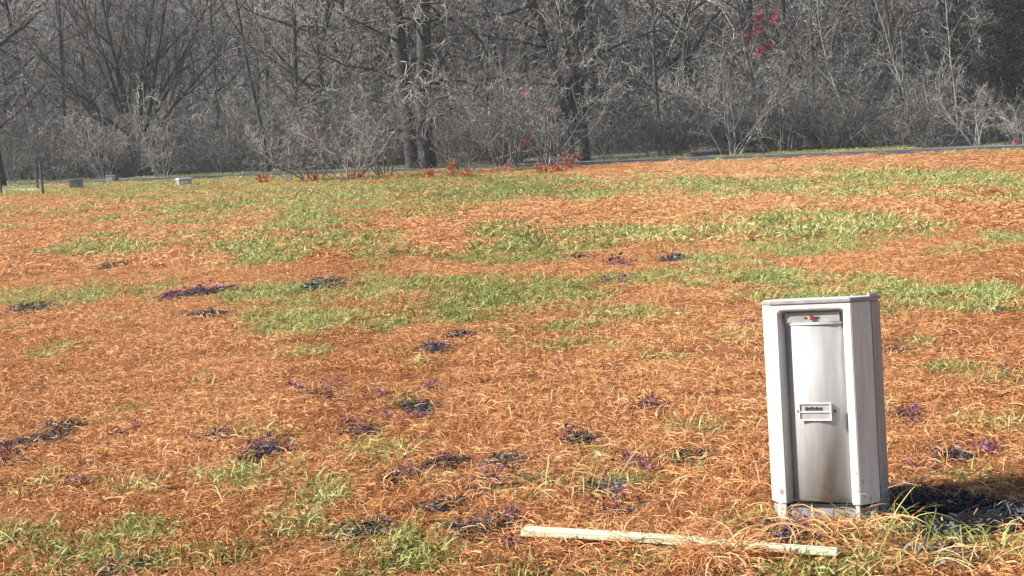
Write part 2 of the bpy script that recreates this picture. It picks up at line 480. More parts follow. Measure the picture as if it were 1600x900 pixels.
def scatter(name, pts, rot, scl, idx_, tint, protos, label, cat):
    me = bpy.data.meshes.new(name)
    me.vertices.add(len(pts)); me.vertices.foreach_set('co', np.asarray(pts, np.float32).ravel())
    for nm, ty, dat in (('rot', 'FLOAT_VECTOR', rot), ('scl', 'FLOAT_VECTOR', scl)):
        a = me.attributes.new(nm, ty, 'POINT'); a.data.foreach_set('vector', np.asarray(dat, np.float32).ravel())
    a = me.attributes.new('idx', 'INT', 'POINT'); a.data.foreach_set('value', np.asarray(idx_, np.int32))
    a = me.attributes.new('tint', 'FLOAT', 'POINT'); a.data.foreach_set('value', np.asarray(tint, np.float32))
    o = obj(name, me)
    md = o.modifiers.new('scatter', 'NODES'); md.node_group = scatter_group(name, protos)
    return tag(o, label, cat, kind='stuff')

rng = np.random.default_rng(7)
straw_p = [blade_proto('straw_tuft', M['straw'], [
    blades(rng, 104, .24, (.045, .11), (.003, .0055), (0, 24), .4, 3, lift=.035),
    blades(rng, 38, .22, (.035, .08), (.0028, .0048), (35, 80), .35, 3, lift=.01),
    blades(rng, 4, .2, (.12, .24), (.003, .0045), (5, 40), .18, 4, lift=.02)]) for _ in range(8)]
far_straw_p = [blade_proto('straw_tuft_far', M['straw'], [
    blades(rng, 66, .30, (.07, .16), (.008, .013), (0, 35), .35, 3, lift=.04),
    blades(rng, 24, .28, (.05, .11), (.007, .011), (35, 80), .3, 3)]) for _ in range(5)]
green_p = [blade_proto('green_tuft', M['green'], [
    blades(rng, 50, .15, (.04, .10), (.0045, .0075), (30, 85), .3, 3, gauss=True),
    blades(rng, 34, .18, (.035, .08), (.005, .009), (5, 40), .35, 3, gauss=True, lift=.03)]) for _ in range(6)]
far_green_p = [blade_proto('green_tuft_far', M['green'], [
    blades(rng, 56, .24, (.06, .13), (.009, .014), (10, 80), .3, 3, lift=.02)]) for _ in range(4)]

def field_points(n, y0, y1, rng):
    """points of even density over the part of the field near the view, with a margin to both sides"""
    k = .43
    u = rng.uniform(0, 1, n * 2)
    y = np.sqrt(u * (y1 ** 2 - y0 ** 2) + y0 ** 2)
    x = rng.uniform(-1, 1, n * 2) * (k * y + 1.3)
    return x[:n], y[:n]

def in_ped(x, y, grow=0.0):
    dx = x - PED[0]; dy = y - PED[1]
    u = dx * pd.x + dy * pd.y; v = dx * pf.x + dy * pf.y
    return (np.abs(u) < .20 + grow) & (v > -.12 - grow) & (v < .34 + grow)

def cap_far(x, y):
    return y < road_y(x) - 3.6

bands = [(3.4, 9, 34, 1.0), (9, 18, 20, 1.12), (18, 34, 10, 1.35), (34, 66, 6.5, 1.8)]
DARKX = [(cx, cy, rx + .05, ry + .06, w) for cx, cy, rx, ry, w in DARK]
SP = []; GP = []
for bi, (y0, y1, dens, sc) in enumerate(bands):
    area = .43 * (y1 ** 2 - y0 ** 2) + 2.6 * (y1 - y0)
    x, y = field_points(int(area * dens), y0, y1, rng)
    gm = field_mask(x, y, GREEN)
    dm = field_mask(x, y, DARKX, .10, 4.0, 21)
    keep = (dm < .0) & cap_far(x, y) & ~in_ped(x, y, .02)
    pr = rng.uniform(0, 1, len(x))
    keep &= (gm < .06) | (pr < .2) | (fbm(x * 1.6 + 40, y * 1.0, 61, 2) > .62)
    SP.append((x[keep], y[keep], np.full(keep.sum(), sc), np.full(keep.sum(), bi)))
    x, y = field_points(int(area * dens * 1.4), y0, y1, rng)
    gm = field_mask(x, y, GREEN)
    dm = field_mask(x, y, DARK, .12, 4.0, 21)
    pr = rng.uniform(0, 1, len(x))
    keep = (dm < .0) & cap_far(x, y) & ~in_ped(x, y, .05) & (pr < np.clip(gm * 3.8 + .34 + .25 * sstep(9, 6, y), 0.02, 1)) 
    GP.append((x[keep], y[keep], np.full(keep.sum(), sc), np.full(keep.sum(), bi)))

xv = rng.uniform(-30, 30, 2600); dv = np.where(rng.uniform(0, 1, 2600) < .6, rng.uniform(3.6, 5.5, 2600), rng.uniform(-5.5, -3.7, 2600)); yv = road_y(xv) + dv
kv = (fbm(xv * .35, yv * .35, 91) > .47)
GP.append((xv[kv], yv[kv], np.full(kv.sum(), 1.8), np.full(kv.sum(), 3)))

def build_scatter(name, P, near, far, label, cat, seed, tone, sink=.005):
    r = np.random.default_rng(seed)
    x = np.concatenate([p[0] for p in P]); y = np.concatenate([p[1] for p in P]); s = np.concatenate([p[2] for p in P]); b = np.concatenate([p[3] for p in P])
    n = len(x)
    pts = np.stack([x, y, height(x, y) - sink], -1)
    rot = np.stack([r.normal(0, .08, n), r.normal(0, .08, n), r.uniform(0, 6.283, n)], -1)
    sz = s * r.uniform(.75, 1.25, n)
    scl = np.stack([sz, sz, sz * r.uniform(.7, 1.2, n) * np.interp(y, [10, 30, 45], [1, .7, .42])], -1)
    id_ = np.where(b < 1.5, r.integers(0, len(near), n), len(near) + r.integers(0, len(far), n))
    fr = np.clip(8.0 / y, .1, 1)
    tint = tone * ((fbm(x * 1.1 * fr + 5, y * .8 * fr, seed, 3) - .5) * 1.3 + r.normal(0, .05, n))
    return scatter(name, pts, rot, scl, id_, tint, near + far, label, cat)
dead = build_scatter('dead_grass', SP, straw_p, far_straw_p, 'matted orange dead grass covering the field', 'grass', 31, .34)
grn = build_scatter('green_grass', GP, green_p, far_green_p, 'patches of short green grass growing through the dead grass', 'grass', 32, .5)

# ------------------------------------------------------------------ dark withered weeds and purple weeds
weed_p = [blade_proto('withered_weed', M['weed_dark'], [
    blades(rng, 60, .09, (.02, .045), (.006, .011), (0, 45), .5, 3, gauss=True, lift=.010),
    blades(rng, 26, .10, (.03, .08), (.003, .005), (5, 60), .35, 3, gauss=True)]) for _ in range(4)]
purple_p = [blade_proto('purple_weed', M['weed_purple'], [
    blades(rng, 16, .05, (.015, .035), (.008, .014), (5, 75), .3, 3, gauss=True, lift=.05),
    blades(rng, 6, .04, (.04, .07), (.003, .004), (50, 88), .2, 3, gauss=True)]) for _ in range(4)]

SHADOW_SOIL = at(1490, 806)  # centre of the dark disc painted in as pedestal shadow
def patch_scatter(name, E, protos, dens, minn, spread, label, seed, warp, thr, size):
    r = np.random.default_rng(seed); X = []; Y = []
    for (cx, cy, rx, ry, w) in E:
        n = int(max(minn, math.pi * rx * ry * dens))
        a = r.uniform(0, 6.283, n); q = np.sqrt(r.uniform(0, 1, n)) * spread
        X.append(cx + rx * q * np.cos(a)); Y.append(cy + ry * q * np.sin(a))
    x = np.concatenate(X); y = np.concatenate(Y)
    keep = ~in_ped(x, y, .04) & ~((np.hypot((x - SHADOW_SOIL[0]) / .38, (y - SHADOW_SOIL[1]) / .28) < 1) & (r.uniform(0, 1, len(x)) < .5))
    if thr is not None:
        keep &= field_mask(x, y, E, warp, 4.0, 21) > thr
    x = x[keep]; y = y[keep]; n = len(x)
    pts = np.stack([x, y, height(x, y) + .004], -1)
    rot = np.stack([r.normal(0, .1, n), r.normal(0, .1, n), r.uniform(0, 6.283, n)], -1)
    s = size * r.uniform(.7, 1.3, n) * np.clip(y / 9, 1, 2.0)
    return scatter(name, pts, rot, np.stack([s, s, s], -1), r.integers(0, len(protos), n), r.normal(-.05, .12, n), protos, label, 'weeds')
patch_scatter('withered_weeds', DARK, weed_p, 120, 5, 1.05, 'dark grey withered weeds in bare spots between the dead grass, some filling out the painted pedestal shadow', 41, .12, -.12, 1.0)
patch_scatter('purple_weeds', PURPLE, purple_p, 42, 3, 1.0, 'tiny purple weeds dotted among the dead grass', 42, .3, None, 1.0)

# ------------------------------------------------------------------ dark soil disc that paints in the pedestal's cast shadow
M['shadow_soil'] = mat_noise('dark_shadow_soil', (.009, .0085, .008), (.024, .022, .021), 30, 0.95, 0.8, bscale=60, spec=0.1)
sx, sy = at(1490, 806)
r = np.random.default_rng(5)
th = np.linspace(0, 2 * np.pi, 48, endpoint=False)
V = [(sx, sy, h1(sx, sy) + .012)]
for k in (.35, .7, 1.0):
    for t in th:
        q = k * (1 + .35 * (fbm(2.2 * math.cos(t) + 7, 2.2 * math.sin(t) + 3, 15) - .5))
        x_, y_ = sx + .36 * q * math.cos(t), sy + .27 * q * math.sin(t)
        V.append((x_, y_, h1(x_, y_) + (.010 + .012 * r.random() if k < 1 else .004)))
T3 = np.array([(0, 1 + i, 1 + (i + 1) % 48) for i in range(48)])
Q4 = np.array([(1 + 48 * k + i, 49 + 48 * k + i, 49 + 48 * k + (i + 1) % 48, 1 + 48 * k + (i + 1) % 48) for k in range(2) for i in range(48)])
tag(obj('shadow_soil_patch', mesh_np('shadow_soil_patch', V, [T3, Q4], smooth=True), M['shadow_soil']), kind='structure')

# ------------------------------------------------------------------ the pedestal
H = 0.90
ped = empty('utility_pedestal', (PED[0], PED[1], h1(*PED) - .03))
ped.scale = (.86, .86, 1.0)
ped.rotation_mode = 'QUATERNION'
ped.rotation_quaternion = (Matrix.Rotation(PED_ROT, 4, 'Z') @ Matrix.Rotation(R(-5.5), 4, 'X') @ Matrix.Rotation(R(-3.0), 4, 'Y')).to_quaternion()
tag(ped, 'white metal utility pedestal leaning in the dead grass, grey recessed front panel', 'utility box')
FY = -.13                           # front plane
bz = .095                            # bottom of the cover
xb, xr_, xs_, xe = .134, .152, .186, .252
yr, ych = FY + .060, FY + .113
YB = ych + .024                     # where the rear housing begins
def bulge(n=14, dy=0.0, sag=.050):
    return [(-xb + 2 * xb * i / n, yr + dy - sag * (1 - (2 * i / n - 1) ** 2)) for i in range(n + 1)]
# front cover: lofted outlines
def outline(kind):
    if kind == 'full':
        pts = [(-xe, ych), (-xe, ych - .008), (-xs_, FY), (-xr_, FY)] + [(-xb + 2 * xb * i / 4, FY) for i in range(5)] + [(xr_, FY), (xs_, FY), (xe, ych - .008), (xe, ych)]
    else:
        pts = [(-xe, ych), (-xe, ych - .008), (-xs_, FY), (-xr_, FY)] + [(-xb + 2 * xb * i / 4, yr + .004) for i in range(5)] + [(xr_, FY), (xs_, FY), (xe, ych - .008), (xe, ych)]
    return pts
b = bmesh.new()
rings = []
for kind, z in (('cut', bz), ('cut', H - .050), ('full', H - .036), ('full', H - .016)):
    rings.append([b.verts.new((x, y, z)) for x, y in outline(kind)])
for r0, r1 in zip(rings, rings[1:]):
    for i in range(len(r0) - 1):
        b.faces.new((r0[i], r0[i + 1], r1[i + 1], r1[i]))
    b.faces.new((r0[-1], r0[0], r1[0], r1[-1]))
b.faces.new(rings[-1]); b.faces.new(rings[0][::-1])
bmesh.ops.recalc_face_normals(b, faces=b.faces)
sharp = [e for e in b.edges if len(e.link_faces) == 2 and e.calc_face_angle(0) > .35]
bmesh.ops.bevel(b, geom=sharp, offset=.0028, segments=2, affect='EDGES')
cover = obj('front_cover', bm_mesh('front_cover', b), M['paint'], ped)
# bulging grey panel in the recess
prof = bulge(18) + [(xb, yr + .003), (-xb, yr + .003)]
b = prism_bm(prof, bz + .012, H - .098)
panel = obj('front_panel', bm_mesh('front_panel', b), M['panel'], ped)
for p in panel.data.polygons:
    p.use_smooth = abs(p.normal.z) < .5 and p.area < .02 and p.normal.y < -.3
# curved white lip across the panel's head and the latch plate above it
lip = bulge(14, -.004, .052)
b = prism_bm(lip + [(xb, yr + .0035), (-xb, yr + .0035)], H - .0975, H - .088)
obj('panel_lip', bm_mesh('panel_lip', b), M['paint'], ped)
b = prism_bm([(-xb + .008, yr - .030), (xb - .008, yr - .030), (xb - .008, yr + .0025), (-xb + .008, yr + .0025)], H - .0875, H - .052)
latch = obj('latch_plate', bm_mesh('latch_plate', b), M['rim'], ped)
ly = yr - .0305
lb = cyl_bm(.009, (-.002, ly + .001, H - .070), (-.002, ly - .012, H - .070), 14)
box_bm(-.036, .034, ly - .004, ly - .0005, H - .0735, H - .0675, .001, lb)
obj('latch_bar', bm_mesh('latch_bar', lb), M['ink'], latch)
obj('orange_mark', bm_mesh('orange_mark', box_bm(-.016, -.003, ly - .0145, ly - .0118, H - .0765, H - .0645, .002)), M['orange'], latch)
obj('red_mark', bm_mesh('red_mark', box_bm(-.002, .012, ly - .0145, ly - .0118, H - .0775, H - .0645, .002)), M['redmark'], latch)
# nameplate: frame with two windows, worn print, a screw at each side
NZ = H - .44
ny0 = yr - .050
plate = obj('nameplate', bm_mesh('nameplate', box_bm(-.072, .072, ny0 - .004, ny0 + .036, NZ - .034, NZ + .034, .003)), M['panel'], ped)
fb = bmesh.new()
for x0, x1, z0, z1 in ((-.076, .076, NZ + .029, NZ + .036), (-.076, .076, NZ - .036, NZ - .029), (-.076, .076, NZ - .004, NZ + .002), (-.076, -.069, NZ - .0288, NZ + .0288), (.069, .076, NZ - .0288, NZ + .0288)):
    box_bm(x0, x1, ny0 - .0095, ny0 - .0035, z0, z1, .0012, fb)
obj('plate_frame', bm_mesh('plate_frame', fb), M['paint'], plate)
ib = bmesh.new(); rr_ = random.Random(4)
xx = -.046
while xx < .03:
    w_ = rr_.uniform(.004, .009)
    box_bm(xx, xx + w_, ny0 - .0058, ny0 - .0042, NZ + .007 + rr_.uniform(0, .003), NZ + .021 - rr_.uniform(0, .006), 0, ib)
    xx += w_ + .0022
box_bm(-.046, .034, ny0 - .0054, ny0 - .0042, NZ + .0045, NZ + .0062, 0, ib)
obj('worn_print', bm_mesh('worn_print', ib), M['ink'], plate)
for s in (-1, 1):
    yb_ = yr - .050 * (1 - (.085 / xb) ** 2)
    obj('screw', bm_mesh('screw', cyl_bm(.0055, (s * .085, yb_ + .002, NZ), (s * .085, yb_ - .006, NZ), 10, .004)), M['ink'], plate)
# rear housing, seam, base skirt, lid, feet
b = prism_bm([(-xe + .002, YB), (xe - .002, YB), (xe - .002, .205), (-xe + .002, .205)], .02, H - .018)
bmesh.ops.recalc_face_normals(b, faces=b.faces)
bmesh.ops.bevel(b, geom=[e for e in b.edges if e.calc_face_angle(0) > .5], offset=.004, segments=2, affect='EDGES')
obj('rear_housing', bm_mesh('rear_housing', b), M['housing'], ped)
obj('seam_gasket', bm_mesh('seam_gasket', box_bm(-xe + .009, xe - .009, ych + .0015, YB - .0015, .03, H - .018)), M['seam'], ped)
b = prism_bm([(-xs_, FY + .020), (xs_, FY + .020), (xe - .008, ych - .003), (-xe + .008, ych - .003)], -.06, bz - .002)
obj('base_skirt', bm_mesh('base_skirt', b), M['housing'], ped)
obj('bottom_gap', bm_mesh('bottom_gap', prism_bm([(-xs_ + .004, FY + .012), (xs_ - .004, FY + .012), (xe - .012, ych - .012), (-xe + .012, ych - .012)], bz - .0095, bz - .001)), M['seam'], ped)
for x0, x1 in ((-xs_ - .012, -xr_ - .004), (xr_ + .010, xs_ - .004)):
    obj('foot', bm_mesh('foot', box_bm(x0, x1, FY + .004, FY + .0195, -.08, bz - .0015, .002)), M['paint'], ped)
lo_ = [(-xe - .003, ych - .008), (-xs_ - .001, FY - .004), (xs_ + .001, FY - .004), (xe + .003, ych - .008), (xe + .003, .209), (-xe - .003, .209)]
b = prism_bm(lo_, H - .0145, H)
bmesh.ops.recalc_face_normals(b, faces=b.faces)
bmesh.ops.bevel(b, geom=[e for e in b.edges if e.calc_face_angle(0) > .5], offset=.003, segments=2, affect='EDGES')
lid = obj('lid', bm_mesh('lid', b), M['rim'], ped)
obj('lid_top_plate', bm_mesh('lid_top_plate', prism_bm([(-xe + .004, ych - .004), (-xs_ + .004, FY + .006), (xs_ - .004, FY + .006), (xe - .004, ych - .004), (xe - .004, .2), (-xe + .004, .2)], H + .0004, H + .0035)), M['paint'], lid)
obj('lid_hinge', bm_mesh('lid_hinge', cyl_bm(.006, (xe - .012, ych + .02, H + .009), (xe - .012, .19, H + .009), 8)), M['steel'], lid)
for z in (.22, .78):
    obj('side_rivet', bm_mesh('side_rivet', cyl_bm(.006, (xe - .003, .17, z), (xe + .003, .17, z), 8)), M['steel'], ped)
for x_, z_ in ((.203, H - .085), (.206, H - .105)):
    pass

# ------------------------------------------------------------------ the board lying in the grass
A = at(815, 849); B = at(1312, 878)
a3 = Vector((A[0], A[1], h1(*A))); b3 = Vector((B[0], B[1], h1(*B)))
L = (b3 - a3).length
ang = math.atan2(b3.y - a3.y, b3.x - a3.x)
b = bmesh.new(); rr_ = random.Random(2)
nseg = 26; secs = []
for i in range(nseg + 1):
    t = i / nseg
    wv = .028 * (1 - .15 * t) + rr_.uniform(-.0012, .0012)
    th = .028 * (1 - .25 * t)
    zc = .052 - .010 * t + .003 * math.sin(t * 5.2)
    yc = .005 * math.sin(t * 3.1)
    x = t * L + (rr_.uniform(-.01, .01) if i in (0, nseg) else 0)
    secs.append([b.verts.new((x, yc + y, zc + z)) for y, z in ((-wv, -th * .5), (wv, -th * .5), (wv, th * .5), (-wv, th * .5))])
for s0, s1 in zip(secs, secs[1:]):
    for i in range(4):
        b.faces.new((s0[i], s0[(i + 1) % 4], s1[(i + 1) % 4], s1[i]))
b.faces.new(secs[0][::-1]); b.faces.new(secs[-1])
bmesh.ops.recalc_face_normals(b, faces=b.faces)
bmesh.ops.bevel(b, geom=[e for e in b.edges if e.calc_face_angle(0) > .8], offset=.003, segments=1, affect='EDGES')
board = obj('wooden_board', bm_mesh('wooden_board', b), M['board'])
board.location = a3; board.rotation_euler = (0, 0, ang)
tag(board, 'long pale weathered board lying in the dead grass before the white pedestal', 'board')

# ------------------------------------------------------------------ loose long straw and blades about the pedestal's foot and over the board
def loose(name, mat, n, centres, len_, wid, elev, curl, seed, label, shade=(.6, .2)):
    r = np.random.default_rng(seed)
    V = []; Q = []; S = []; k = 0
    for (cx, cy, rx, ry, cnt) in centres:
        v, q, s = blades(r, cnt, 1.0, len_, wid, elev, curl, 5, droop=.75)
        v = v.reshape(cnt, -1, 3)
        base = v[:, :1, :2].copy()
        v[:, :, 0] += -base[..., 0] + cx + (base[..., 0]) * rx
        v[:, :, 1] += -base[..., 1] + cy + (base[..., 1]) * ry
        v = v.reshape(-1, 3)
        v[:, 2] += height(v[:, 0], v[:, 1]) + .012
        V.append(v); Q.append(q + k); S.append(s); k += len(v)
    me = mesh_np(name, np.concatenate(V), [np.concatenate(Q)])
    a = me.attributes.new('shade', 'FLOAT', 'POINT'); a.data.foreach_set('value', np.clip(np.concatenate(S) + .15, 0, 1).astype(np.float32))
    return tag(obj(name, me, mat), label, 'grass', kind='stuff')
cb = at(1330, 830); cr = at(1395, 880); cl = at(1240, 838); cm_ = at(1115, 880); cq = at(900, 770); ct = at(1480, 892); cw = at(1395, 770)
loose('long_straw', M['straw'], 0, [(cb[0], cb[1], .22, .10, 150), (cl[0], cl[1], .16, .10, 80), (cr[0], cr[1], .14, .10, 34), (cm_[0], cm_[1], .11, .05, 280), (ct[0], ct[1], .2, .1, 40), (cw[0], cw[1], .12, .12, 24)],
      (.12, .30), (.0035, .006), (5, 48), .12, 51, 'long loose straw heaped against the foot of the white pedestal')
cb2 = at(1115, 872); cb3 = at(985, 862)
loose('straw_over_board', M['straw'], 0, [(cb2[0], cb2[1], .12, .05, 150), (cb3[0], cb3[1], .05, .05, 50)], (.08, .2), (.003, .0055), (20, 80), .2, 53, 'straw drifted over the middle of the pale board')
loose('long_green_blades', M['green'], 0, [(cr[0], cr[1], .14, .08, 22), (cb[0] + .1, cb[1], .16, .1, 30), (cq[0], cq[1], .25, .2, 40), (ct[0], ct[1], .2, .08, 14)],
      (.14, .36), (.003, .005), (20, 80), .12, 52, 'long yellow green grass blades arching beside the foot of the white pedestal')

# ------------------------------------------------------------------ bare trees
def norm3(v):
    l = math.sqrt(v[0] * v[0] + v[1] * v[1] + v[2] * v[2]) or 1
    return (v[0] / l, v[1] / l, v[2] / l)

def turned(d, ang, az):
    """direction d bent by ang towards azimuth az round d"""
    h = (0, 0, 1) if abs(d[2]) < .9 else (1, 0, 0)
    u = norm3((d[1] * h[2] - d[2] * h[1], d[2] * h[0] - d[0] * h[2], d[0] * h[1] - d[1] * h[0]))
    w = (d[1] * u[2] - d[2] * u[1], d[2] * u[0] - d[0] * u[2], d[0] * u[1] - d[1] * u[0])
    c, s = math.cos(ang), math.sin(ang); ca, sa = math.cos(az), math.sin(az)
    return norm3(tuple(d[i] * c + (u[i] * ca + w[i] * sa) * s for i in range(3)))

class Grow:
    def __init__(self, seed):
        self.r = random.Random(seed); self.lines = []
    def line(self, p, d, length, r0, r1, n, wander, trop, level):
        g = self.r.gauss
        pts = [p]; st = length / n; dirs = [d]
        for k in range(n):
            d = norm3((d[0] + g(0, wander), d[1] + g(0, wander), d[2] + g(0, wander) + trop))
            p = (p[0] + d[0] * st, p[1] + d[1] * st, max(.05, p[2] + d[2] * st))
            pts.append(p); dirs.append(d)
        rad = [r0 + (r1 - r0) * k / n for k in range(n + 1)]
        self.lines.append((level, pts, rad))
        return pts, dirs, rad
    def grow(self, p, d, length, r0, level, spec):
        s = spec[level]
        pts, dirs, rad = self.line(p, d, length, r0, max(r0 * s.get('end', .35), spec[-1]['rmin']), s['n'], s['wander'], s['trop'], level)
        if level + 1 >= len(spec): return
        c = spec[level + 1]
        cnt = c['count']; cnt = int(cnt) + (self.r.random() < cnt % 1)
        az = self.r.uniform(0, 6.28)
        for i in range(cnt):
            t = c.get('t0', .25) + (1 - c.get('t0', .25)) * (i + self.r.random()) / cnt
            f = t * (len(pts) - 1); k = min(int(f), len(pts) - 2); f -= k
            q = tuple(pts[k][j] + (pts[k + 1][j] - pts[k][j]) * f for j in range(3))
            az += 2.4 + self.r.uniform(-.5, .5)
            dd = turned(dirs[k + 1], c['ang'] * self.r.uniform(.7, 1.3), az)
            ln = length * c['ratio'] * self.r.uniform(.6, 1.25) * (1 - c.get('fall', .45) * t)
            rr = max(min(rad[k] * .72, r0 * c['rr'] * self.r.uniform(.75, 1.2)), spec[-1]['rmin'])
            self.grow(q, dd, ln, rr, level + 1, spec)
    def mesh(self, name, lo, hi, sides, dark_to=None):
        groups = {}
        for lv, pts, rad in self.lines:
            if lo <= lv <= hi:
                groups.setdefault((len(pts), sides.get(lv, 3), 0 if dark_to is None or lv > dark_to else 1), []).append((pts, rad))
        V = []; Q = []; k = 0; mi = []
        for (n, s, dk), L_ in groups.items():
            P = np.array([l[0] for l in L_]); Rr = np.array([l[1] for l in L_])
            T = np.gradient(P, axis=1); T /= np.linalg.norm(T, axis=-1, keepdims=True) + 1e-9
            Hh = np.where(np.abs(T[..., 2:3].mean(1, keepdims=True)) > .9, np.array([1., 0, 0]), np.array([0, 0, 1.]))
            U = np.cross(T, np.broadcast_to(Hh, T.shape)); U /= np.linalg.norm(U, axis=-1, keepdims=True) + 1e-9
            W = np.cross(T, U)
            a = np.arange(s) * 2 * np.pi / s
            ring = P[:, :, None, :] + Rr[:, :, None, None] * (np.cos(a)[None, None, :, None] * U[:, :, None, :] + np.sin(a)[None, None, :, None] * W[:, :, None, :])
            m_ = len(L_)
            base = k + np.arange(m_)[:, None, None] * n * s + np.arange(n - 1)[None, :, None] * s
            i0 = base + np.arange(s)[None, None, :]; i1 = base + ((np.arange(s) + 1) % s)[None, None, :]
            Q.append(np.stack([i0, i1, i1 + s, i0 + s], -1).reshape(-1, 4)); mi.append(np.full(len(Q[-1]), dk, np.int32))
            V.append(ring.reshape(-1, 3)); k += m_ * n * s
        me = mesh_np(name, np.concatenate(V), [np.concatenate(Q)], smooth=True)
        if dark_to is not None:
            me.polygons.foreach_set('material_index', np.concatenate(mi))
        return me

def lv(count=0, ang=.8, ratio=.5, rr=.5, n=4, wander=.15, trop=.0, t0=.25, fall=.45, end=.35, rmin=.008):
    return dict(count=count, ang=ang, ratio=ratio, rr=rr, n=n, wander=wander, trop=trop, t0=t0, fall=fall, end=end, rmin=rmin)

def tree(name, px, Y, label, seed, height_, r0, spec, lean=(0, 0), bark='bark_dark', twig='bark_mid', stems=None, cat='tree', group=None, split=1):
    X = along(px, Y)
    z = h1(X, Y)
    root = empty(name, (X, Y, z - .05))
    g = Grow(seed)
    for (dx, dy, hh, rr, off) in (stems or [(lean[0], lean[1], height_, r0, (0, 0))]):
        g.grow((off[0], off[1], off[2] if len(off) > 2 else -.1), norm3((dx, dy, 1)), hh, rr, 0, spec)
    sides = {0: 9, 1: 6, 2: 4}
    obj('trunk', g.mesh('trunk', 0, split, sides), M[bark], root)
    if len(spec) > split + 1:
        tag(obj('crown', g.mesh('crown', split + 1, 9, {k: (4 if k < 2 else 3) for k in range(9)}), M[twig], root), kind='stuff')
    tag(root, label, cat, group)
    return root, g

TG = 'bare trees at the edge of the wood'
# spreading tree with many stems
fan = [lv(n=8, wander=.05, trop=.03, end=.25), lv(9, .55, .42, .45, 5, .10, .05, .2, .4), lv(7, .6, .5, .5, 4, .16, .03, .2), lv(6, .7, .55, .55, 3, .2, .02, .15, rmin=.009)]
st = []
rr_ = random.Random(12)
for k, (dx, hh) in enumerate(((-1.15, 6), (-.85, 7), (-.55, 8), (-.3, 9), (-.05, 9.5), (.18, 9), (.42, 9.5), (.62, 9), (.95, 7.5), (-.15, 8), (.3, 7), (.75, 6.5))):
    st.append((dx, rr_.uniform(-.35, .35), hh, .10 + rr_.uniform(-.02, .05), (dx * .12, rr_.uniform(-.1, .1), 1.7 + rr_.uniform(-.4, .4))))
st.append((.05, 0, 2.6, .34, (0, 0, -.1)))
tree('bare_tree', 228, 72, 'spreading bare tree with many stems fanning out from one base', 21, 9, .2, fan, stems=st, group=TG)
tree('bare_tree', 14, 62, 'leaning dark bare trunk at the left edge above the fence posts', 22, 13, .32,
     [lv(n=9, wander=.04, trop=.0), lv(12, 1.0, .38, .4, 6, .14, .02, .25), lv(8, .8, .45, .5, 4, .2, .0), lv(8, .8, .5, .6, 3, .25, -.02, rmin=.009)], lean=(-.13, 0), group=TG)
drp = [lv(n=12, wander=.035, trop=.0, end=.5), lv(28, 1.3, .36, .2, 8, .17, -.02, .1, .35), lv(10, .9, .45, .5, 5, .26, -.04), lv(9, .9, .5, .6, 4, .34, -.05, rmin=.011)]
tree('bare_tree', 657, 62, 'left-hand one of two thick dark trunks side by side, drooping branches', 23, 15, .36, drp, lean=(-.13, 0), twig='bark_mid', group=TG)
tree('bare_tree', 680, 60.6, 'right-hand one of two thick dark trunks side by side, drooping branches', 24, 15, .38, drp, lean=(-.10, .0), twig='bark_pale', group=TG)
frk = [lv(n=10, wander=.04, trop=.0, end=.6), lv(20, 1.25, .46, .24, 8, .16, -.012, .16, .3), lv(10, .9, .42, .5, 5, .26, -.04), lv(9, .9, .5, .6, 4, .34, -.05, rmin=.011)]
tree('bare_tree', 920, 61, 'dark forked bare tree with wide level branches right of the twin trunks', 25, 12, .34, frk,
     stems=[(.02, 0, 13, .33, (0, 0)), (-.24, .05, 10, .27, (-.05, .05))], twig='bark_pale', group=TG)
sap = [lv(n=9, wander=.05, trop=.01, end=.3), lv(14, .7, .35, .4, 5, .14, .03, .3), lv(6, .7, .5, .5, 4, .2, .0), lv(4, .8, .5, .6, 3, .25, 0, rmin=.009)]
tree('bare_sapling', 1445, 53.6 + 4, 'pale sapling leaning left among brush behind the road', 26, 9, .06, sap, lean=(-.34, 0), bark='bark_sap', twig='bark_mid', group=TG)
tree('bare_sapling', 1503, 57, 'straight slender pale sapling left of the dark evergreen', 27, 8, .045, sap, lean=(0.0, 0), bark='bark_sap', twig='bark_mid', group=TG)
tree('bare_sapling', 1345, 58, 'thin pale sapling bent left, between forked tree and leaning sapling', 28, 9, .05, sap, lean=(-.28, .05), bark='bark_sap', twig='bark_mid', group=TG)
redtree, rg = tree('bare_tree', 1200, 60, 'slender grey tree holding a cluster of red leaves high up', 29, 10, .12, sap, lean=(-.04, 0), bark='bark_mid', twig='bark_mid', group=TG)
up = [lv(n=9, wander=.05, trop=.01, end=.35), lv(13, .75, .42, .4, 6, .14, .03, .2), lv(8, .7, .48, .5, 4, .2, .0), lv(8, .8, .5, .6, 3, .25, 0, rmin=.0095)]
for px, Y, lab, sd_, ln in ((432, 68, 'thin dark upright bare tree between the spreading tree and the twin trunks', 61, -.03), (770, 70, 'thin dark upright bare tree just right of the twin trunks', 62, .03),
                            (1040, 68, 'thin dark bare tree behind the level branches of the forked tree', 63, .02), (1280, 66, 'thin dark bare tree right of the red leaves', 64, .05),
                            (1420, 64, 'thin dark bare tree rising behind the leaning pale sapling', 65, -.04), (110, 76, 'thin dark bare tree behind the left of the spreading tree', 66, .06), (350, 78, 'thin dark bare tree behind the right of the spreading tree', 67, .02)):
    tree('bare_tree', px, Y, lab, sd_, 13, .11, up, lean=(ln, 0), bark='bark_dark', twig='bark_mid', group=TG)

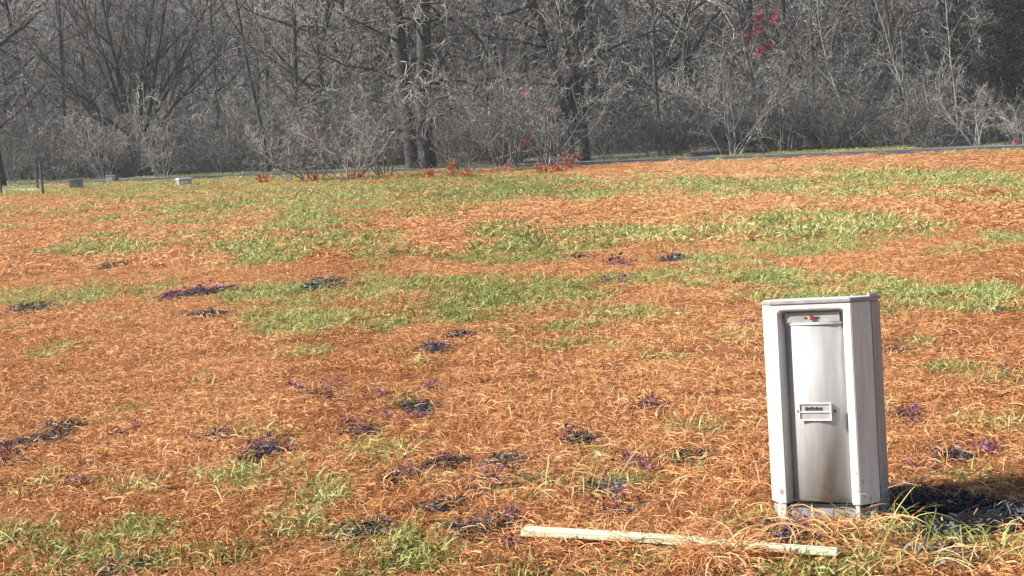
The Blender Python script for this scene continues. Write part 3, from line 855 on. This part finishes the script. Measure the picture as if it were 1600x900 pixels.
# evergreen at the right edge: trunk, boughs and many small sprays
def cedar(px, Y, hgt, rad, label, seed):
    r = random.Random(seed); X = along(px, Y)
    root = empty('evergreen_tree', (X, Y, h1(X, Y) - .05))
    g = Grow(seed)
    g.line((0, 0, 0), (0, 0, 1), hgt, .22, .03, 8, .02, 0, 0)
    V = []; S = []
    for i in range(150):
        t = (i + r.random()) / 150
        z = hgt * (.06 + .92 * t); ln = rad * (1 - t) ** .75 * r.uniform(.5, 1.15) + .15
        az = r.uniform(0, 6.28)
        pts, dirs, _ = g.line((0, 0, z), norm3((math.cos(az), math.sin(az), .25)), ln, .03, .008, 5, .12, .03, 1)
        for k in range(int(40 + 60 * ln)):
            f = r.random() ** .6 * 4.999; j = int(f); f -= j
            q = Vector(pts[j]).lerp(Vector(pts[j + 1]), f) + Vector((r.gauss(0, .16), r.gauss(0, .16), r.gauss(0, .11)))
            d = Vector((math.cos(az) + r.gauss(0, .6), math.sin(az) + r.gauss(0, .6), r.gauss(.2, .5))).normalized()
            sd_ = d.cross(Vector((r.gauss(0, 1), r.gauss(0, 1), r.gauss(0, 1)))).normalized()
            l_ = r.uniform(.08, .2)
            V += [q - sd_ * .03, q + sd_ * .03, q + d * l_]
            S += [min(1, max(0, r.gauss(.45, .25)))] * 3
    V = np.array([tuple(v) for v in V])
    me = mesh_np('crown', V, [np.arange(len(V)).reshape(-1, 3)])
    a = me.attributes.new('shade', 'FLOAT', 'POINT'); a.data.foreach_set('value', np.array(S, np.float32))
    obj('trunk', g.mesh('trunk', 0, 1, {0: 8, 1: 4}), M['bark_dark'], root)
    obj('crown', me, M['cedar'], root)
    tag(root, label, 'tree')
cedar(1572, 60, 8.5, 2.6, 'dense dark evergreen tree at the right edge of the wood', 71)

# leaf clusters: little bent leaves round a set of points (local to their parent)
def leaves(name, mat, parent, pts, per, spread, size, seed):
    r = random.Random(seed); V = []; S = []
    for p in pts:
        for k in range(per):
            q = Vector(p) + Vector((r.gauss(0, spread), r.gauss(0, spread), r.gauss(0, spread)))
            d = Vector((r.gauss(0, 1), r.gauss(0, 1), r.gauss(-.2, .7))).normalized()
            s_ = d.cross(Vector((r.gauss(0, 1), r.gauss(0, 1), r.gauss(0, 1)))).normalized()
            n_ = d.cross(s_); l_ = size * r.uniform(.7, 1.3)
            V += [q, q + d * l_ * .5 + s_ * l_ * .35 + n_ * l_ * .1, q + d * l_, q + d * l_ * .5 - s_ * l_ * .35 + n_ * l_ * .1]
            S += [min(1, max(0, r.gauss(.5, .3)))] * 4
    V = np.array([tuple(v) for v in V])
    me = mesh_np(name, V, [np.arange(len(V)).reshape(-1, 4)])
    a = me.attributes.new('shade', 'FLOAT', 'POINT'); a.data.foreach_set('value', np.array(S, np.float32))
    return obj(name, me, mat, parent)
def near_line_points(g, target, n):
    al = [p for l_ in g.lines if l_[0] >= 1 for p in l_[1]]
    al.sort(key=lambda p: sum((p[i] - target[i]) ** 2 for i in range(3)))
    return al[:n]
sc60 = 60 / F_PX
def local(px, py, root):
    """point at the root's depth seen at a pixel, relative to the root"""
    v = fwd * F_PX + cam_r * (px - 800) - cam_u * (py - 450)
    t = root.location.y / v.y
    return tuple(Vector((0, 0, CAM_H)) + v * t - root.location)
tp = []
for px, py, n in ((1187, 22, 10), (1186, 45, 14), (1208, 28, 6), (1172, 52, 4), (1188, 76, 8), (1205, 72, 3), (1224, 100, 2), (1220, 128, 2), (1146, 128, 3)):
    q = local(px, py, redtree)
    tp += [tuple(q[i] + random.Random(px + k).gauss(0, .12) for i in range(3)) for k in range(n)]
tg_ = Grow(82)
for k, q in enumerate(tp):
    a_ = near_line_points(rg, q, 1)[0]; v_ = Vector(q) - Vector(a_)
    if k % 3 == 0 and v_.length > .05:
        tg_.line(a_, tuple(v_.normalized()), v_.length, .012, .007, 4, .03, 0, 0)
tag(obj('leaf_twigs', tg_.mesh('leaf_twigs', 0, 0, {0: 3}), M['bark_mid'], redtree), kind='stuff')
leaves('red_leaves', M['red_leaf'], redtree, tp, 5, .07, .16, 81)

# ------------------------------------------------------------------ brush along the wood's edge, each shrub its own
SG = 'tangled bare shrubs along the wood'
shr = [lv(n=7, wander=.13, trop=-.03, end=.3), lv(6, .75, .5, .5, 5, .22, -.03, .15), lv(5, .8, .5, .55, 4, .3, -.03, .1), lv(2, .8, .5, .7, 3, .35, -.02, .1, rmin=.0085)]
def shrub(px, Y, label, seed, hgt, spread, nst, twig='bark_pale', red=None):
    r = random.Random(seed); X = along(px, Y); hgt *= r.uniform(.75, 1.2)
    root = empty('bare_shrub', (X, Y, h1(X, Y) - .03))
    g = Grow(seed)
    for k in range(nst):
        a = r.uniform(0, 6.28); o_ = r.uniform(0, spread * .3)
        tl = r.uniform(.1, .8)
        g.grow((o_ * math.cos(a), o_ * math.sin(a), 0), norm3((tl * math.cos(a), tl * math.sin(a), 1)), hgt * r.uniform(.6, 1.1), r.uniform(.018, .032), 0, shr)
    obj('stems', g.mesh('stems', 0, 1, {0: 4, 1: 3}), M[twig], root)
    tag(obj('twigs', g.mesh('twigs', 2, 9, {}), M[twig], root), kind='stuff')
    if red:
        pts = []
        for px_, py_ in red:
            q = local(px_, py_, root); pts.append(q)
        leaves('red_leaves', M['red_leaf'], root, pts, 9, .10, .15, seed)
    tag(root, label, 'shrub', SG)
    return root
for a_ in (
    (35, 70, 'low grey shrub behind the fence posts', 101, 3.2, 1.2, 9, 'bark_mid'),
    (105, 70, 'wide grey shrub behind the grey utility box', 102, 4.0, 1.5, 12, 'bark_mid'),
    (178, 69, 'pale upright shrub at the left foot of the spreading tree', 103, 3.4, 1.2, 9, 'bark_pale'),
    (268, 68, 'pale shrub with one red leaf spray below the spreading tree', 104, 2.8, 1.2, 9, 'bark_pale', [(260, 240)]),
    (350, 68, 'grey shrub right of the spreading tree, above the orange weeds', 105, 3.0, 1.3, 10, 'bark_mid'),
    (462, 51, 'low pale shrub arching over the field edge, leftmost of the near brush', 106, 2.2, 1.0, 8, 'bark_pale'),
    (500, 50, 'grey shrub with a red leaf spray at the field edge', 107, 2.8, 1.0, 9, 'bark_mid', [(490, 215)]),
    (560, 49, 'pale tangled shrub with red leaves low down left of the twin trunks', 108, 3.6, 1.3, 11, 'bark_pale', [(551, 248)]),
    (612, 52, 'tall grey tangled shrub against the left of the twin trunks', 109, 4.6, 1.3, 12, 'bark_mid'),
    (735, 52, 'grey shrub at the field edge just right of the twin trunks', 110, 3.2, 1.2, 9, 'bark_mid', [(790, 253)]),
    (800, 55, 'tall grey tangled shrub with red sprays midway between twin trunks and forked tree', 111, 4.8, 1.4, 13, 'bark_mid', [(822, 143), (832, 210), (815, 224)]),
    (865, 56, 'pale tangled shrub with a red spray left of the forked tree', 112, 4.6, 1.4, 12, 'bark_pale', [(858, 168)]),
    (955, 60, 'thin grey shrub at the foot of the forked tree', 113, 3.0, 1.3, 8, 'bark_mid'),
    (1060, 62, 'sparse dark shrub in the gloom right of the forked tree', 114, 3.0, 1.3, 8, 'bark_mid'),
    (1150, 59, 'pale shrub arching over the road below the red leaves', 115, 3.6, 1.5, 10, 'bark_pale'),
    (1235, 58.5, 'dense grey shrub right of the tree with red leaves', 116, 4.4, 1.5, 12, 'bark_mid'),
    (1310, 58, 'grey brush behind the road left of the bent thin sapling', 117, 3.4, 1.4, 10, 'bark_mid'),
    (1395, 58, 'grey brush behind the road left of the leaning sapling foot', 118, 3.0, 1.3, 9, 'bark_mid'),
    (1470, 57, 'pale brush between the leaning and the straight sapling', 119, 3.2, 1.2, 10, 'bark_pale'),
    (1530, 55.5, 'grey shrub in front of the dark evergreen', 120, 2.6, 1.0, 8, 'bark_pale'),
    (1600, 54, 'pale shrub with a red spray at the right edge beside the road', 121, 2.2, 1.0, 8, 'bark_pale', [(1588, 222)])):
    shrub(*a_)

# ------------------------------------------------------------------ rust coloured weeds at the field's far edge
def rust_weed(px, py, w, hgt, label, seed):
    X, Y = at(px, py); r = random.Random(seed)
    root = empty('rust_weed', (X, Y, h1(X, Y)))
    g = Grow(seed)
    pts = []
    for k in range(9):
        a = r.uniform(0, 6.28); o_ = r.uniform(0, w * .4)
        p, _, _ = g.line((o_ * math.cos(a), o_ * math.sin(a), 0), norm3((r.gauss(0, .2), r.gauss(0, .2), 1)), hgt * r.uniform(.6, 1.05), .008, .004, 4, .1, 0, 0)
        pts += p[1:]
    tag(obj('stalk', g.mesh('stalk', 0, 0, {0: 3}), M['straw'], root), kind='stuff')
    leaves('dry_leaves', M['rust_leaf'], root, pts, 3, .06, .09, seed + 1)
    tag(root, label, 'weed', 'rust coloured weeds along the far edge of the field')
for px, py, w, hh, lab in (
    (410, 289, .5, .45, 'rust red weed at the field edge right of the white box'),
    (490, 287, .3, .35, 'small rust weed under the leftmost near brush'),
    (557, 284, .55, .45, 'rust orange weed below the red leaves left of the twin trunks'),
    (671, 281, .4, .4, 'small rust weed at the foot of the twin trunks'),
    (704, 279, .6, .85, 'tall rust orange weed just right of the twin trunks'),
    (728, 279, .35, .35, 'low rust weed right beside the tall rust weed'),
    (849, 272, .7, .45, 'bushy rust weed left of the forked tree'),
    (872, 270, .6, .3, 'low spreading rust weed close to the forked tree'),
    (889, 266, .35, .9, 'upright rust stalks beside the forked tree')):
    rust_weed(px, py, w, hh * .85, lab, int(px))

# ------------------------------------------------------------------ posts and boxes at the far left
for px, py, hh, lab in ((3, 306, 1.1, 'short dark post at the left border of the picture'), (60, 300, 1.25, 'farther one of the two close dark posts at left'), (68, 306, 1.2, 'nearer one of the two close dark posts at left')):
    X, Y = at(px, py)
    p_ = obj('fence_post', bm_mesh('fence_post', cyl_bm(.045, (0, 0, -.2), (.0, 0, hh), 10, .04)), M['post'])
    for v in p_.data.vertices:
        if v.co.z > .5: v.co.x -= .03
    p_.location = (X, Y, h1(X, Y)); tag(p_, lab, 'post', 'dark posts at the left of the field')
X0, Y0 = at(-60, 303); X1, Y1 = at(64, 300)
kb = obj('concrete_kerb', bm_mesh('concrete_kerb', box_bm(0, math.hypot(X1 - X0, Y1 - Y0), -.09, .09, -.1, .07, .015)), M['concrete'])
kb.location = (X0, Y0, h1(X0, Y0)); kb.rotation_euler = (0, 0, math.atan2(Y1 - Y0, X1 - X0))
tag(kb, 'low pale concrete kerb by the dark posts at the far left', 'kerb')
def ubox(px, py, w, d, hh, mat, lab, rot, mat2=None):
    X, Y = at(px, py)
    root = empty('utility_box', (X, Y, h1(X, Y)), (0, 0, rot))
    obj('body', bm_mesh('body', box_bm(-w / 2, w / 2, -d / 2, d / 2, -.05, hh - .05, .012)), M[mat], root)
    obj('lid', bm_mesh('lid', box_bm(-w / 2 - .02, w / 2 + .02, -d / 2 - .02, d / 2 + .02, hh - .0495, hh, .012)), M[mat2 or mat], root)
    dr = obj('door', bm_mesh('door', box_bm(-w / 2 + .05, w / 2 - .05, -d / 2 - .015, -d / 2 + .005, .05, hh - .09, .006)), M[mat2 or mat], root)
    obj('handle', bm_mesh('handle', box_bm(w / 2 - .12, w / 2 - .09, -d / 2 - .03, -d / 2 - .014, hh * .4, hh * .6, .003)), M['post'], dr)
    tag(root, lab, 'utility box')
ubox(120, 298, .48, .4, .40, 'greybox', 'squat grey utility box on the grass right of the dark posts', .25)
ubox(176, 287, .42, .35, .32, 'greybox', 'small grey utility box half hidden below the pale upright shrub', -.2)
ubox(288, 293, .46, .4, .30, 'greybox', 'small utility box with a white lid at the far edge of the field', .5, 'whitebox')

# ------------------------------------------------------------------ the wood behind, one mass up the hillside
fr_ = [lv(n=7, wander=.05, trop=.01, end=.3), lv(13, .8, .42, .4, 5, .15, .03, .15), lv(8, .75, .5, .5, 4, .22, .0), lv(7, .8, .55, .7, 3, .28, 0, rmin=.016)]
protos = []; edge_p = []
for k in range(5):
    g = Grow(300 + k)
    g.grow((0, 0, -.3), norm3((random.Random(k).gauss(0, .06), random.Random(k + 9).gauss(0, .06), 1)), 12, .17, 0, fr_)
    protos.append(obj('wood_tree', g.mesh('wood_tree', 0, 9, {0: 6, 1: 4, 2: 3}, 1), M['twig_far'], link=False))
    protos[-1].data.materials.append(M['bark_dark'])
und = [lv(n=6, wander=.13, trop=-.02, end=.3), lv(8, .75, .5, .5, 4, .22, -.02, .1), lv(7, .8, .5, .6, 3, .3, -.02, .1, rmin=.014)]
for k in range(3):
    g = Grow(320 + k); r = random.Random(k)
    for j in range(12):
        a = r.uniform(0, 6.28); tl = r.uniform(.1, .9); o_ = r.uniform(0, 1.2)
        g.grow((o_ * math.cos(a), o_ * math.sin(a), -.1), norm3((tl * math.cos(a), tl * math.sin(a), 1)), r.uniform(2.2, 4.2), .03, 0, und)
    protos.append(obj('wood_brush', g.mesh('wood_brush', 0, 9, {}), M['twig_far'], link=False))
    edge_p.append(obj('edge_brush', protos[-1].data.copy(), M['bark_mid'], link=False))
r = np.random.default_rng(77)
protos += edge_p
nT = 640; nB = 620
yy = 72 + 130 * r.uniform(0, 1, nT) ** 1.3; xx_ = r.uniform(-1, 1, nT) * (.45 * yy + 8)
yb = 70 + 70 * r.uniform(0, 1, nB) ** 1.4; xb_ = r.uniform(-1, 1, nB) * (.45 * yb + 8)
nE = 150
xe_ = r.uniform(-34, 30, nE); ye_ = road_y(xe_) + r.uniform(5, 15, nE)
X = np.concatenate([xx_, xb_, xe_]); Y = np.concatenate([yy, yb, ye_])
typ = np.concatenate([r.integers(0, 5, nT), r.integers(5, 8, nB), r.integers(8, 11, nE)])
edge = np.concatenate([np.zeros(nT + nB, bool), np.ones(nE, bool)])
ok = (Y > road_y(X) + 7) | edge
ok &= ~((np.abs(X + 18.7) < 7.5) & (Y < 86) & (typ < 5))
ok &= ~((typ >= 5) & (X > 4.2) & (X < 9.5) & (Y < 74) & (r.uniform(0, 1, len(X)) < .8))
X, Y, typ, edge = X[ok], Y[ok], typ[ok], edge[ok]
n = len(X)
s = r.uniform(.75, 1.3, n) * np.where(edge, .55, 1)
scatter('bare_wood', np.stack([X, Y, height(X, Y)], -1), np.stack([r.normal(0, .03, n), r.normal(0, .03, n), r.uniform(0, 6.28, n)], -1),
        np.stack([s, s, s], -1), typ, np.zeros(n), protos, 'bare grey wood climbing the slope behind the field', 'wood')

# ------------------------------------------------------------------ thin haze that greys the far wood
hz = obj('haze', bm_mesh('haze', box_bm(-640, 640, -90, 940, -2, 56)))
mh = bpy.data.materials.new('thin_haze'); mh.use_nodes = True
nt = mh.node_tree; nt.nodes.remove(nt.nodes['Principled BSDF'])
pv = nt.nodes.new('ShaderNodeVolumePrincipled'); pv.inputs['Color'].default_value = (.92, .92, .92, 1); pv.inputs['Density'].default_value = .0007
nt.links.new(pv.outputs[0], nt.nodes['Material Output'].inputs['Volume'])
hz.data.materials.append(mh)
tag(hz, kind='stuff')
